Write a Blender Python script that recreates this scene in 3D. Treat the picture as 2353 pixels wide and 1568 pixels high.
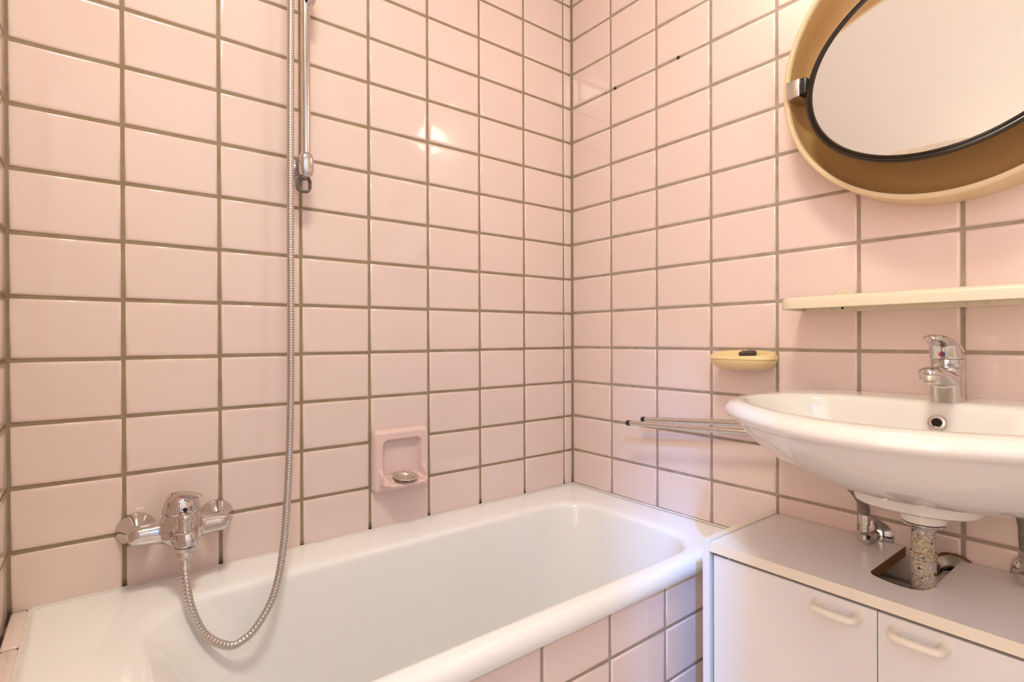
import bpy, bmesh, math, random
from mathutils import Vector, Matrix
random.seed(7)
PI = math.pi
U = 0.1025          # one tile course in metres; everything below is measured in courses
Z0 = 9.6            # height of the reference joint (z = 0 below) above the floor, in courses
scene = bpy.context.scene
COL = scene.collection
for o in list(bpy.data.objects):
    bpy.data.objects.remove(o, do_unlink=True)

def W(p):
    return Vector((p[0] * U, p[1] * U, (p[2] + Z0) * U))

# ------------------------------------------------------------------ camera
cd = bpy.data.cameras.new('camera')
cam = bpy.data.objects.new('camera', cd)
COL.objects.link(cam)
cd.sensor_fit = 'HORIZONTAL'
cd.sensor_width = 36.0
cd.lens = 1229.1586 / 2353.0 * 36.0
cd.clip_start = 0.01
R = ((0.7886186510932608, -0.6148735199356234, -0.003343296251059915),
     (0.004034916647087927, -0.00026226271238871755, 0.9999918252995477),
     (0.614869370350725, 0.7886256942937164, -0.002274138134965747))
mw = Matrix(((R[0][0], R[1][0], -R[2][0]), (R[0][1], R[1][1], -R[2][1]), (R[0][2], R[1][2], -R[2][2]))).to_4x4()
mw.translation = W((-11.0765, -11.3199, 0.22766))
cam.matrix_world = mw
scene.camera = cam

# ------------------------------------------------------------------ world, light, exposure
wd = bpy.data.worlds.new('world'); scene.world = wd
wd.use_nodes = True
wd.node_tree.nodes['Background'].inputs[0].default_value = (0.55, 0.72, 1.0, 1)
wd.node_tree.nodes['Background'].inputs[1].default_value = 0.6
vs = scene.view_settings
vs.view_transform = 'Standard'; vs.look = 'None'; vs.gamma = 1.0; vs.use_curve_mapping = False
vs.exposure = -0.1
LAMP_STRENGTH = 16.5
LAMP_COLOR = (1.0, 0.88, 0.70)
CEIL_POWER = 15.8
CEIL_COLOR = (1.0, 0.95, 0.81)
HALL_POWER = 20.0
HALL_COLOR = (1.0, 0.725, 0.49)
DAY_POWER = 140.0
DAY_COLOR = (0.14, 0.40, 1.0)
def area_light(name, loc, target, sx, sy, power, color):
    ld = bpy.data.lights.new(name, 'AREA'); ld.shape = 'RECTANGLE'
    ld.size = sx * U; ld.size_y = sy * U; ld.energy = power; ld.color = color
    o = bpy.data.objects.new(name, ld); COL.objects.link(o)
    o.location = W(loc)
    d = W(target) - W(loc)
    o.rotation_euler = d.to_track_quat('-Z', 'Y').to_euler()
    return o
# cool daylight from the narrow high window of the hall
area_light('daylight', (-19.0, -20.17, 15.5), (-1.5, -5.6, -4.5), 0.35, 3.0, DAY_POWER, DAY_COLOR)
# broad warm fill added at the hall's far wall, shining in through the doorway
area_light('hall_fill', (-19.2, -12.0, 3.0), (0, -12.0, 3.0), 10, 18, HALL_POWER, HALL_COLOR)
def point_light(name, loc, power, color, radius):
    l = bpy.data.lights.new(name, 'POINT'); l.energy = power; l.color = color; l.shadow_soft_size = radius * U
    o = bpy.data.objects.new(name, l); COL.objects.link(o); o.location = W(loc); return o
# overhead fill, added under the ceiling to light the room evenly
cl = area_light('ceiling_fill', (-10.0, -9.2, 13.6), (-10.0, -9.2, 0), 3.0, 3.0, CEIL_POWER, CEIL_COLOR)
cl.data.shape = 'DISK'

# ------------------------------------------------------------------ materials
def mat(name, color, rough=0.5, metal=0.0, spec=0.5, bump=None, var=None, coat=0.0, rnd=0.0, rvar=None):
    """bump=(scale, strength); var=(scale, second colour, amount); rnd=per-object value jitter; rvar=(scale, amount)"""
    m = bpy.data.materials.new(name); m.use_nodes = True
    nt = m.node_tree; b = nt.nodes['Principled BSDF']
    b.inputs['Base Color'].default_value = (*color, 1)
    b.inputs['Roughness'].default_value = rough
    b.inputs['Metallic'].default_value = metal
    b.inputs['Specular IOR Level'].default_value = spec
    b.inputs['Coat Weight'].default_value = coat
    b.inputs['Coat Roughness'].default_value = 0.03
    geo = None
    def noise(scale, detail=4):
        nonlocal geo
        if geo is None:
            geo = nt.nodes.new('ShaderNodeNewGeometry')
        n = nt.nodes.new('ShaderNodeTexNoise')
        n.inputs['Scale'].default_value = scale; n.inputs['Detail'].default_value = detail
        nt.links.new(geo.outputs['Position'], n.inputs['Vector'])
        return n
    csock = None
    if var:
        n = noise(var[0], 6)
        rp = nt.nodes.new('ShaderNodeValToRGB')
        rp.color_ramp.elements[0].position = 0.5 - 0.22; rp.color_ramp.elements[1].position = 0.5 + 0.22
        rp.color_ramp.elements[0].color = (0, 0, 0, 1); rp.color_ramp.elements[1].color = (var[2],) * 3 + (1,)
        nt.links.new(n.outputs['Fac'], rp.inputs[0])
        mx = nt.nodes.new('ShaderNodeMix'); mx.data_type = 'RGBA'
        mx.inputs[6].default_value = (*color, 1); mx.inputs[7].default_value = (*var[1], 1)
        nt.links.new(rp.outputs[0], mx.inputs[0])
        csock = mx.outputs[2]
    if rnd:
        oi = nt.nodes.new('ShaderNodeObjectInfo')
        mr = nt.nodes.new('ShaderNodeMapRange')
        mr.inputs[3].default_value = 1 - rnd; mr.inputs[4].default_value = 1 + rnd
        nt.links.new(oi.outputs['Random'], mr.inputs[0])
        hs = nt.nodes.new('ShaderNodeHueSaturation')
        nt.links.new(mr.outputs[0], hs.inputs['Value'])
        if csock is not None: nt.links.new(csock, hs.inputs['Color'])
        else: hs.inputs['Color'].default_value = (*color, 1)
        csock = hs.outputs[0]
    if csock is not None:
        nt.links.new(csock, b.inputs['Base Color'])
    if rvar:
        n = noise(rvar[0], 5)
        mr = nt.nodes.new('ShaderNodeMapRange')
        mr.inputs[1].default_value = 0.35; mr.inputs[2].default_value = 0.7
        mr.inputs[3].default_value = rough; mr.inputs[4].default_value = rough + rvar[1]
        nt.links.new(n.outputs['Fac'], mr.inputs[0]); nt.links.new(mr.outputs[0], b.inputs['Roughness'])
    if bump:
        n = noise(bump[0], 3)
        bp = nt.nodes.new('ShaderNodeBump')
        bp.inputs['Strength'].default_value = bump[1]; bp.inputs['Distance'].default_value = 0.002
        nt.links.new(n.outputs['Fac'], bp.inputs['Height']); nt.links.new(bp.outputs[0], b.inputs['Normal'])
    return m

TILE = mat('pink_glaze', (0.80, 0.635, 0.575), 0.07, bump=(14, 0.06), rnd=0.015, var=(3.0, (0.80, 0.65, 0.595), 0.6))
GROUT_L = mat('brown_grout', (0.29, 0.21, 0.125), 0.9, bump=(900, 0.5), var=(30, (0.38, 0.29, 0.19), 0.9))
def mould(m):
    nt = m.node_tree; b = nt.nodes['Principled BSDF']; lk = b.inputs['Base Color'].links[0].from_socket
    g = nt.nodes.new('ShaderNodeNewGeometry'); sx = nt.nodes.new('ShaderNodeSeparateXYZ'); nt.links.new(g.outputs['Position'], sx.inputs[0])
    n = nt.nodes.new('ShaderNodeTexNoise'); n.inputs['Scale'].default_value = 18; nt.links.new(g.outputs['Position'], n.inputs['Vector'])
    ad = nt.nodes.new('ShaderNodeMath'); ad.operation = 'MULTIPLY_ADD'; ad.inputs[1].default_value = -0.05
    nt.links.new(n.outputs['Fac'], ad.inputs[0]); nt.links.new(sx.outputs[2], ad.inputs[2])
    mr = nt.nodes.new('ShaderNodeMapRange'); z = (Z0 - 4.0) * U
    mr.inputs[1].default_value = z - 0.022; mr.inputs[2].default_value = z - 0.006; mr.inputs[3].default_value = 1; mr.inputs[4].default_value = 0
    nt.links.new(ad.outputs[0], mr.inputs[0])
    mx = nt.nodes.new('ShaderNodeMix'); mx.data_type = 'RGBA'; mx.inputs[7].default_value = (0.03, 0.022, 0.018, 1)
    nt.links.new(mr.outputs[0], mx.inputs[0]); nt.links.new(lk, mx.inputs[6]); nt.links.new(mx.outputs[2], b.inputs['Base Color'])
mould(GROUT_L)
GROUT_R = mat('grey_grout', (0.34, 0.26, 0.20), 0.9, bump=(900, 0.5), var=(45, (0.46, 0.38, 0.31), 0.9))
ENAMEL = mat('white_enamel', (0.91, 0.895, 0.87), 0.10)
SEAL = mat('white_sealant', (0.80, 0.76, 0.70), 0.4, var=(60, (0.6, 0.52, 0.43), 0.5))
CERAMIC = mat('white_ceramic', (0.765, 0.725, 0.67), 0.06, coat=0.3)
PINKCER = mat('pink_ceramic', (0.80, 0.60, 0.545), 0.12, coat=0.3)
CHROME = mat('chrome', (0.64, 0.605, 0.59), 0.06, 1.0, rvar=(60, 0.10))
CHROME_OLD = mat('limescaled_chrome', (0.62, 0.58, 0.54), 0.2, 1.0, rvar=(240, 0.35), var=(350, (0.75, 0.70, 0.62), 0.6))
HOSE = mat('metal_hose', (0.58, 0.54, 0.50), 0.26, 1.0)
ALU = mat('aluminium', (0.70, 0.66, 0.63), 0.28, 1.0, var=(120, (0.5, 0.46, 0.42), 0.5))
BLACK = mat('black_plastic', (0.018, 0.015, 0.013), 0.3)
RIM = mat('dark_brown_plastic', (0.022, 0.013, 0.008), 0.22, spec=0.35)
DARKRUB = mat('dark_rubber', (0.05, 0.03, 0.025), 0.5)
HOOKM = mat('worn_dark_plastic', (0.06, 0.06, 0.06), 0.35, var=(200, (0.4, 0.38, 0.35), 0.7))
OCHRE = mat('tan_plastic', (0.66, 0.40, 0.165), 0.38, var=(6, (0.62, 0.37, 0.15), 0.5))
OCHRE_RIM = mat('light_tan_plastic', (0.78, 0.60, 0.37), 0.4)
CREAM = mat('cream_plastic', (0.74, 0.64, 0.49), 0.35)
YELLOWED = mat('yellowed_plastic', (0.80, 0.62, 0.32), 0.35)
MIRROR = mat('mirror_silver', (0.97, 0.97, 0.96), 0.0, 1.0)
PEEL = mat('worn_silvering', (0.50, 0.40, 0.30), 0.5, var=(80, (0.35, 0.26, 0.18), 0.8))
LAMINATE = mat('white_laminate', (0.79, 0.76, 0.725), 0.22)
LAMTOP = mat('worn_white_laminate', (0.87, 0.84, 0.81), 0.25, bump=(600, 0.06), var=(9, (0.84, 0.81, 0.78), 0.6))
EDGEB = mat('cream_edge_band', (0.84, 0.76, 0.62), 0.4)
CHIP = mat('raw_chipboard', (0.30, 0.14, 0.035), 0.9, bump=(500, 0.8), var=(160, (0.16, 0.07, 0.02), 0.9))
HANDLE = mat('cream_handle', (0.84, 0.77, 0.65), 0.35)
BRAID = mat('braided_steel', (0.45, 0.40, 0.35), 0.4, 0.9, bump=(1400, 0.8), var=(1100, (0.12, 0.10, 0.08), 0.8))
PAINT = mat('white_ceiling_paint', (0.92, 0.92, 0.91), 0.8)
HALLP = mat('beige_hall_paint', (0.62, 0.61, 0.59), 0.8)
DOORP = mat('white_gloss_paint', (0.80, 0.80, 0.80), 0.3)
FLOORM = mat('grey_floor', (0.66, 0.58, 0.51), 0.4, var=(8, (0.60, 0.52, 0.46), 0.6))
HOLE = mat('dark_hole', (0.02, 0.014, 0.01), 0.9)
RED = mat('red_enamel', (0.55, 0.02, 0.01), 0.3)
BLUE = mat('blue_enamel', (0.02, 0.07, 0.35), 0.3)
RUST = mat('rust', (0.28, 0.12, 0.03), 0.9, bump=(300, 0.8), var=(150, (0.12, 0.06, 0.03), 0.9))
MOULD = mat('mould', (0.03, 0.025, 0.02), 0.9)

def pipe_material():
    m = bpy.data.materials.new('corroded_chrome'); m.use_nodes = True
    nt = m.node_tree; b = nt.nodes['Principled BSDF']
    geo = nt.nodes.new('ShaderNodeNewGeometry')
    def noise(s, d):
        n = nt.nodes.new('ShaderNodeTexNoise'); n.inputs['Scale'].default_value = s; n.inputs['Detail'].default_value = d
        nt.links.new(geo.outputs['Position'], n.inputs['Vector']); return n
    def ramp(n, a, c):
        r = nt.nodes.new('ShaderNodeValToRGB'); r.color_ramp.elements[0].position = a; r.color_ramp.elements[1].position = c
        nt.links.new(n.outputs['Fac'], r.inputs[0]); return r
    big = ramp(noise(50, 8), 0.47, 0.58); fine = ramp(noise(330, 6), 0.45, 0.62); dark = ramp(noise(75, 6), 0.57, 0.63)
    def mix(f, a, c):
        x = nt.nodes.new('ShaderNodeMix'); x.data_type = 'RGBA'
        nt.links.new(f, x.inputs[0])
        for i, v in ((6, a), (7, c)):
            if isinstance(v, tuple): x.inputs[i].default_value = (*v, 1)
            else: nt.links.new(v, x.inputs[i])
        return x.outputs[2]
    crust = mix(fine.outputs[0], (0.58, 0.48, 0.33), (0.30, 0.22, 0.11))
    c = mix(big.outputs[0], (0.55, 0.50, 0.46), crust)
    c = mix(dark.outputs[0], c, (0.05, 0.045, 0.045))
    nt.links.new(c, b.inputs['Base Color'])
    inv = nt.nodes.new('ShaderNodeMath'); inv.operation = 'SUBTRACT'; inv.inputs[0].default_value = 0.85
    nt.links.new(big.outputs[0], inv.inputs[1]); inv.use_clamp = True
    nt.links.new(inv.outputs[0], b.inputs['Metallic'])
    b.inputs['Roughness'].default_value = 0.4
    bp = nt.nodes.new('ShaderNodeBump'); bp.inputs['Strength'].default_value = 0.6; bp.inputs['Distance'].default_value = 0.002
    nt.links.new(fine.outputs[0], bp.inputs['Height']); nt.links.new(bp.outputs[0], b.inputs['Normal'])
    return m
CORRODED = pipe_material()

def emitter(name, color, strength):
    m = bpy.data.materials.new(name); m.use_nodes = True
    b = m.node_tree.nodes['Principled BSDF']
    b.inputs['Base Color'].default_value = (0.8, 0.8, 0.8, 1)
    b.inputs['Emission Color'].default_value = (*color, 1)
    b.inputs['Emission Strength'].default_value = strength
    return m

# ------------------------------------------------------------------ mesh helpers (all in courses)
class MB:
    """collects shapes, then links them as one mesh object"""
    def __init__(s): s.v = []; s.f = []; s.smooth = []
    def add(s, verts, faces, smooth=True):
        n = len(s.v); s.v += [tuple(p) for p in verts]
        for f in faces:
            s.f.append(tuple(i + n for i in f)); s.smooth.append(smooth)
        return s
    def loft(s, rings, cap0=True, cap1=True, closed=True, smooth=True):
        n = len(rings[0]); vs = [p for r in rings for p in r]; fs = []
        for k in range(len(rings) - 1):
            for i in range(n if closed else n - 1):
                j = (i + 1) % n
                fs.append((k * n + i, k * n + j, (k + 1) * n + j, (k + 1) * n + i))
        if cap0: fs.append(tuple(reversed(range(n))))
        if cap1: fs.append(tuple((len(rings) - 1) * n + i for i in range(n)))
        return s.add(vs, fs, smooth)
    def lathe(s, prof, origin, axis=(0, 0, 1), seg=32, cap0=True, cap1=True, sx=1.0, sy=1.0):
        ax = Vector(axis).normalized()
        t = Vector((0, 0, 1)) if abs(ax.z) < 0.9 else Vector((1, 0, 0))
        a = ax.cross(t).normalized(); b = ax.cross(a)
        o = Vector(origin)
        rings = []
        for r, h in prof:
            rings.append([o + ax * h + a * (r * sx * math.cos(2 * PI * i / seg)) + b * (r * sy * math.sin(2 * PI * i / seg)) for i in range(seg)])
        return s.loft(rings, cap0, cap1)
    def tube(s, path, rad, seg=16, cap=True):
        P = [Vector(p) for p in path]; n = len(P)
        rr = rad if isinstance(rad, (list, tuple)) else [rad] * n
        rings = []; prev = None
        for i in range(n):
            d = (P[min(i + 1, n - 1)] - P[max(i - 1, 0)]).normalized()
            if prev is None:
                t = Vector((0, 0, 1)) if abs(d.z) < 0.9 else Vector((0, 1, 0))
                a = d.cross(t).normalized()
            else:
                a = (prev - d * prev.dot(d)).normalized()
            b = d.cross(a); prev = a
            rings.append([P[i] + a * (rr[i] * math.cos(2 * PI * k / seg)) + b * (rr[i] * math.sin(2 * PI * k / seg)) for k in range(seg)])
        return s.loft(rings, cap, cap)
    def box(s, x0, x1, y0, y1, z0, z1, bev=0.0, seg=2):
        bm = bmesh.new(); bmesh.ops.create_cube(bm, size=1)
        for v in bm.verts:
            v.co = Vector(((x0 + x1) / 2 + v.co.x * (x1 - x0), (y0 + y1) / 2 + v.co.y * (y1 - y0), (z0 + z1) / 2 + v.co.z * (z1 - z0)))
        if bev: bmesh.ops.bevel(bm, geom=bm.edges[:], offset=bev, segments=seg, affect='EDGES', profile=0.5)
        return s.bm(bm, bool(bev))
    def bm(s, bm, smooth=True):
        bm.verts.index_update()
        s.add([v.co.copy() for v in bm.verts], [[v.index for v in f.verts] for f in bm.faces], smooth); bm.free(); return s
    def prism(s, pts, z0, z1, bev=0.0, to=lambda a, b, c: (a, b, c)):
        bm = bmesh.new()
        f = bm.faces.new([bm.verts.new((p[0], p[1], z0)) for p in pts])
        r = bmesh.ops.extrude_face_region(bm, geom=[f])
        for e in r['geom']:
            if isinstance(e, bmesh.types.BMVert): e.co.z = z1
        bmesh.ops.recalc_face_normals(bm, faces=bm.faces[:])
        if bev: bmesh.ops.bevel(bm, geom=[e for e in bm.edges if e.calc_face_angle(0) > 0.5], offset=bev, segments=2, affect='EDGES', profile=0.5)
        for v in bm.verts: v.co = Vector(to(*v.co))
        bmesh.ops.recalc_face_normals(bm, faces=bm.faces[:])
        return s.bm(bm, bool(bev))
    def build(s, name, m, parent=None, origin=None, smooth_angle=40, mods=None):
        if origin is None: origin = parent.get('_o', (0, 0, 0)) if parent else (0, 0, 0)
        o3 = Vector(origin)
        me = bpy.data.meshes.new(name)
        base = W(origin)
        me.from_pydata([W(p) - base for p in s.v], [], s.f)
        bm = bmesh.new(); bm.from_mesh(me)
        bmesh.ops.recalc_face_normals(bm, faces=bm.faces[:]); bm.to_mesh(me); bm.free()
        if any(s.smooth):
            me.polygons.foreach_set('use_smooth', [True] * len(me.polygons))
            try: me.set_sharp_from_angle(angle=math.radians(smooth_angle))
            except Exception: pass
        me.materials.append(m)
        ob = bpy.data.objects.new(name, me); COL.objects.link(ob)
        if parent:
            ob.parent = parent
            po = Vector(parent.get('_o', (0, 0, 0)))
            ob.location = (o3 - po) * U
        else:
            ob.location = base
        ob['_o'] = list(origin)
        for t, kw in (mods or []):
            md = ob.modifiers.new(t.lower(), t)
            for k, v in kw.items(): setattr(md, k, v)
        return ob

def thing(name, label, cat, origin, group=None):
    o = bpy.data.objects.new(name, None); COL.objects.link(o)
    o.empty_display_size = 0.05; o.location = W(origin); o['_o'] = list(origin)
    o['label'] = label; o['category'] = cat
    if group: o['group'] = group
    return o
def tag(o, label, cat, group=None):
    o['label'] = label; o['category'] = cat
    if group: o['group'] = group
    return o
def struct(o):
    o['kind'] = 'structure'; return o
BLEND = lambda vox, it=8: [('REMESH', dict(mode='VOXEL', voxel_size=vox * U, use_smooth_shade=True)), ('SMOOTH', dict(factor=0.5, iterations=it))]

def catmull(pts, n, closed=False):
    P = [Vector(p) for p in pts]; out = []
    m = len(P) if closed else len(P) - 1
    for i in range(m):
        g = lambda k: P[k % len(P)] if closed else P[max(0, min(len(P) - 1, k))]
        p0, p1, p2, p3 = g(i - 1), g(i), g(i + 1), g(i + 2)
        for k in range(n):
            t = k / n
            out.append(0.5 * ((2 * p1) + (p2 - p0) * t + (2 * p0 - 5 * p1 + 4 * p2 - p3) * t * t + (3 * p1 - p0 - 3 * p2 + p3) * t ** 3))
    if not closed: out.append(P[-1])
    return out

# ------------------------------------------------------------------ the room
J = 0.057           # joint width
GD = 0.02           # the grout lies this far behind the tile faces
YF = -16.5          # wall behind the camera
XL = -12.154        # end wall
ZC = 13.8           # ceiling
ZFL = -Z0
_tiles = {}
def tile_mesh(w, h):
    k = (round(w, 3), round(h, 3))
    if k in _tiles: return _tiles[k]
    rings = []
    for ins, n in ((0, -0.05), (0, -0.022), (0.010, -0.007), (0.035, 0.0), (0.07, 0.0)):
        a, b = w / 2 - ins, h / 2 - ins
        rings.append([(-a, -b, n), (a, -b, n), (a, b, n), (-a, b, n)])
    v = [Vector(p) * U for r in rings for p in r]; f = []
    for q in range(4):
        for i in range(4):
            j = (i + 1) % 4
            f.append((q * 4 + i, q * 4 + j, q * 4 + 4 + j, q * 4 + 4 + i))
    f.append((16, 17, 18, 19))
    me = bpy.data.meshes.new('tile'); me.from_pydata(v, [], f)
    me.polygons.foreach_set('use_smooth', [True] * len(f)); me.materials.append(TILE)
    _tiles[k] = me
    return me
def put_tile(parent, A, B, N, P, w, h, m=None):
    if w < 0.04 or h < 0.04: return
    o = bpy.data.objects.new('tile', tile_mesh(w, h)); COL.objects.link(o)
    o.parent = parent
    r = Matrix.Rotation(random.gauss(0, 0.0022), 3, 'X') @ Matrix.Rotation(random.gauss(0, 0.0022), 3, 'Y')
    bs = Matrix((A, B, N)).transposed() @ r
    mm = bs.to_4x4(); mm.translation = (Vector(P) + Vector(N) * random.uniform(-0.003, 0.0)) * U
    o.matrix_basis = mm            # parents of tiles sit at z of the reference joint
    return o
def wall(name, x0, x1, y0, y1, z0, z1, m):
    o = MB().box(x0, x1, y0, y1, z0, z1).build(name, m, origin=(0, 0, 0))
    return struct(o)

floor = struct(MB().box(XL - 14, 0.4, YF - 12, 0.4, ZFL - 0.3, ZFL).build('floor', FLOORM))
ceiling = struct(MB().box(XL - 0.4, 0.4, YF - 0.4, 0.4, ZC, ZC + 0.3).build('ceiling', PAINT))

# left wall of the photograph: plane y = 0
wl = struct(MB().box(XL - 0.4, -6.15, GD, 0.6, ZFL, ZC).box(-4.95, 0.4, GD, 0.6, ZFL, ZC).box(-6.15, -4.95, GD, 0.6, ZFL, -3.06)
            .box(-6.15, -4.95, GD, 0.6, -1.9, ZC).box(-6.15, -4.95, 0.5, 0.6, -3.06, -1.9).build('wall_left', GROUT_L, origin=(0, 0, 0)))
colx = [0.0, -0.328, -1.814, -3.285, -4.780, -6.261, -7.735, -9.221, -10.691, XL]
SLOPE = lambda x: -0.012 + 0.0054 * x
for c in range(len(colx) - 1):
    xa, xb = colx[c], colx[c + 1]
    ra = 0.022 if c == 0 else J / 2
    rb = 0.03 if c == len(colx) - 2 else J / 2
    if c == 0: rb = 0.02
    if c == 1: ra = 0.022
    w = xa - ra - (xb + rb); cx = (xa - ra + xb + rb) / 2
    for r in range(-5, 14):
        z0, z1 = r + J / 2, r + 1 - J / 2
        if r == 13: z1 = 13.75
        if c == 4 and r == -3: continue
        if c == 4 and r == -4: z1 = -3.10
        if c == 4 and r == -2: z0 = -1.82
        put_tile(wl, (1, 0, 0), (0, 0, 1), (0, -1, 0), (cx, 0, (z0 + z1) / 2 + SLOPE(cx)), w, z1 - z0)
# right wall: plane x = 0
wr = wall('wall_right', GD, 0.4, YF - 0.4, 0.4, ZFL, ZC, GROUT_R)
for c in range(10):
    ya = -1.4965 * c; yb = max(-1.4965 * (c + 1), YF)
    ra = 0.035 if c == 0 else J / 2
    w = (ya - ra) - (yb + J / 2); cy = (ya - ra + yb + J / 2) / 2
    for r in range(-9, 14):
        z0, z1 = r + J / 2, r + 1 - J / 2
        if r == 13: z1 = 13.75
        put_tile(wr, (0, -1, 0), (0, 0, 1), (-1, 0, 0), (0, cy, (z0 + z1) / 2), w, z1 - z0)
# end wall with the doorway: plane x = XL
DY0, DY1, DZ = -8.0, -15.2, 10.2
we = struct(MB().box(XL - 0.8, XL - GD, DY0, 0.4, ZFL, ZC).box(XL - 0.8, XL - GD, YF - 0.4, DY1, ZFL, ZC)
            .box(XL - 0.8, XL - GD, DY1, DY0, DZ, ZC).build('wall_end', GROUT_L))
for c in range(5):
    ya = -1.486 * c; yb = max(-1.486 * (c + 1), -7.2)
    w = (ya - J / 2) - (yb + J / 2); cy = (ya + yb) / 2
    for r in range(-5, 14):
        z0, z1 = r + J / 2, r + 1 - J / 2
        if r == 13: z1 = 13.75
        put_tile(we, (0, 1, 0), (0, 0, 1), (1, 0, 0), (XL, cy, (z0 + z1) / 2 - 0.075), w, z1 - z0)
wf = struct(MB().box(XL - 0.4, 0.4, YF - 0.4, YF, ZFL, ZC).build('wall_front', PAINT))
for o in (wl, wr, we):   # tiles are laid out from the reference joint
    for ch in o.children: ch.location += Vector((0, 0, 0))
# door frame
MBd = MB().box(XL - 0.9, XL + 0.15, DY0 - 0.001, DY0 + 0.8, ZFL, DZ + 0.8, 0.03)
MBd.box(XL - 0.9, XL + 0.15, DY1 - 0.6, DY1 + 0.001, ZFL, DZ + 0.8, 0.03).box(XL - 0.9, XL + 0.15, DY1, DY0, DZ, DZ + 0.8, 0.03)
struct(MBd.build('door_1', DOORP))
# hall beyond the doorway, with a window
HX, HY, HZ = -19.4, -24.0, 19.0
struct(MB().box(HX - 0.3, HX, HY, -4, ZFL, HZ).build('wall_hall_far', HALLP))
struct(MB().box(HX, XL - 0.8, -4.3, -4, ZFL, HZ).build('wall_hall_left', HALLP))
struct(MB().box(HX, XL - 0.4, HY - 0.3, HY, ZFL, HZ).box(XL - 0.7, XL - 0.4, HY, YF - 0.4, ZFL, HZ)
       .box(XL - 0.7, XL - 0.4, YF - 0.4, -4, ZC + 0.3, HZ).build('wall_hall_right', HALLP))
struct(MB().box(-16.3, -16.0, -17.35, -14.9, ZFL, HZ, 0.02).build('hall_beam_blocker', HALLP))  # unseen blocker, added to cut the daylight beam narrower on its left
struct(MB().box(HX - 0.3, XL - 0.4, HY - 0.3, -4, HZ, HZ + 0.3).build('ceiling_hall', HALLP))
wm = MB()
for a, b in ((-21.1, -20.9), (-19.5, -19.3)): wm.box(HX, HX + 0.2, a, b, 13.0, 17.6, 0.03)
for a, b in ((13.0, 13.2), (17.4, 17.6)): wm.box(HX, HX + 0.2, -21.1, -19.3, a, b, 0.03)
struct(wm.build('window_1', DOORP))

# ------------------------------------------------------------------ bathtub
ZR = -4.0
TX0, TX1, TY0, TY1 = -11.89, -0.02, -5.33, -0.02
def rrect(x0, x1, y0, y1, r, n=10):
    pts = []
    r = min(r, (x1 - x0) / 2 - 1e-3, (y1 - y0) / 2 - 1e-3)
    for cx, cy, a0 in ((x1 - r, y1 - r, 0), (x0 + r, y1 - r, PI / 2), (x0 + r, y0 + r, PI), (x1 - r, y0 + r, 3 * PI / 2)):
        for k in range(n + 1):
            a = a0 + PI / 2 * k / n
            pts.append((cx + r * math.cos(a), cy + r * math.sin(a)))
    return pts
tub = thing('bathtub', 'white enamelled bathtub built in between the pink tiled walls', 'bathtub', (-6, -2.8, ZFL))
def ring(x0, x1, y0, y1, r, z): return [(p[0], p[1], z) for p in rrect(x0, x1, y0, y1, r)]
rings = []
def outer(d, z, r=0.03): rings.append(ring(TX0 + d * 0.2, TX1 - d * 0.05, TY0 + d, TY1 - d * 0.05, r, z))
outer(0.03, ZR - 0.36); outer(0.0, ZR - 0.33); outer(0.0, ZR - 0.22)
for k in range(1, 7):
    a = PI / 2 * k / 6
    outer(0.20 * (1 - math.cos(a)), ZR - 0.20 + 0.20 * math.sin(a) * 0.97)
outer(0.24, ZR); outer(0.30, ZR)
rings[-1] = ring(TX0 + 0.10, TX1 - 0.05, TY0 + 0.27, TY1 - 0.05, 0.05, ZR)
bx0, bx1, by0, by1 = -11.05, -0.88, -5.04, -0.93
def inner(d, z, r, dl=0, dr=0): rings.append(ring(bx0 + d + dl, bx1 - d - dr, by0 + d, by1 - d, r, z))
inner(-0.06, ZR - 0.002, 1.05); inner(0.0, ZR - 0.015, 1.0)
for k in range(1, 6):
    a = PI / 2 * k / 5
    inner(0.14 * math.sin(a), ZR - 0.015 - 0.14 * (1 - math.cos(a)), 1.0, 0.42 * math.sin(a))
inner(0.16, ZR - 0.35, 1.03, 0.60, 0.02); inner(0.18, ZR - 0.6, 1.05, 0.74, 0.04); inner(0.24, ZR - 1.3, 1.10, 1.05, 0.10); inner(0.32, ZR - 2.2, 1.15, 1.4, 0.2)
inner(0.42, ZR - 3.0, 1.15, 1.7, 0.3); inner(0.58, ZR - 3.4, 1.1, 1.95, 0.4); inner(0.85, ZR - 3.65, 1.0, 2.2, 0.5)
inner(1.2, ZR - 3.75, 0.8, 2.4, 0.5)
MB().loft(rings, False, True).build('basin_shell', ENAMEL, tub, smooth_angle=70)
def bead(p, q, inward, w=0.05, h=0.05):
    P_, Q_, I_ = Vector(p), Vector(q), Vector(inward)
    MB().loft([[e, e + I_ * w, e + I_ * w * 0.35 + Vector((0, 0, h * 0.35)), e + Vector((0, 0, h))] for e in [P_.lerp(Q_, k / 10) for k in range(11)]], True, True).build('sealant_bead', SEAL, tub)
bead((TX0 + 0.02, -0.001, ZR - 0.004), (-0.001, -0.001, ZR + 0.006), (0, -1, 0), 0.04, 0.022)
bead((-0.001, -0.001, ZR + 0.006), (-0.001, -5.3, ZR + 0.006), (-1, 0, 0), 0.045, 0.028)
bead((TX0 - 0.03, -0.005, ZR - 0.002), (TX0 - 0.03, -5.25, ZR - 0.002), (1, 0, 0), 0.10, 0.012)
MB().lathe([(0.25, 0), (0.25, 0.03), (0.2, 0.05), (0.12, 0.04)], (-9.3, -3.0, ZR - 3.745)).build('drain', CHROME, tub)

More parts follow.
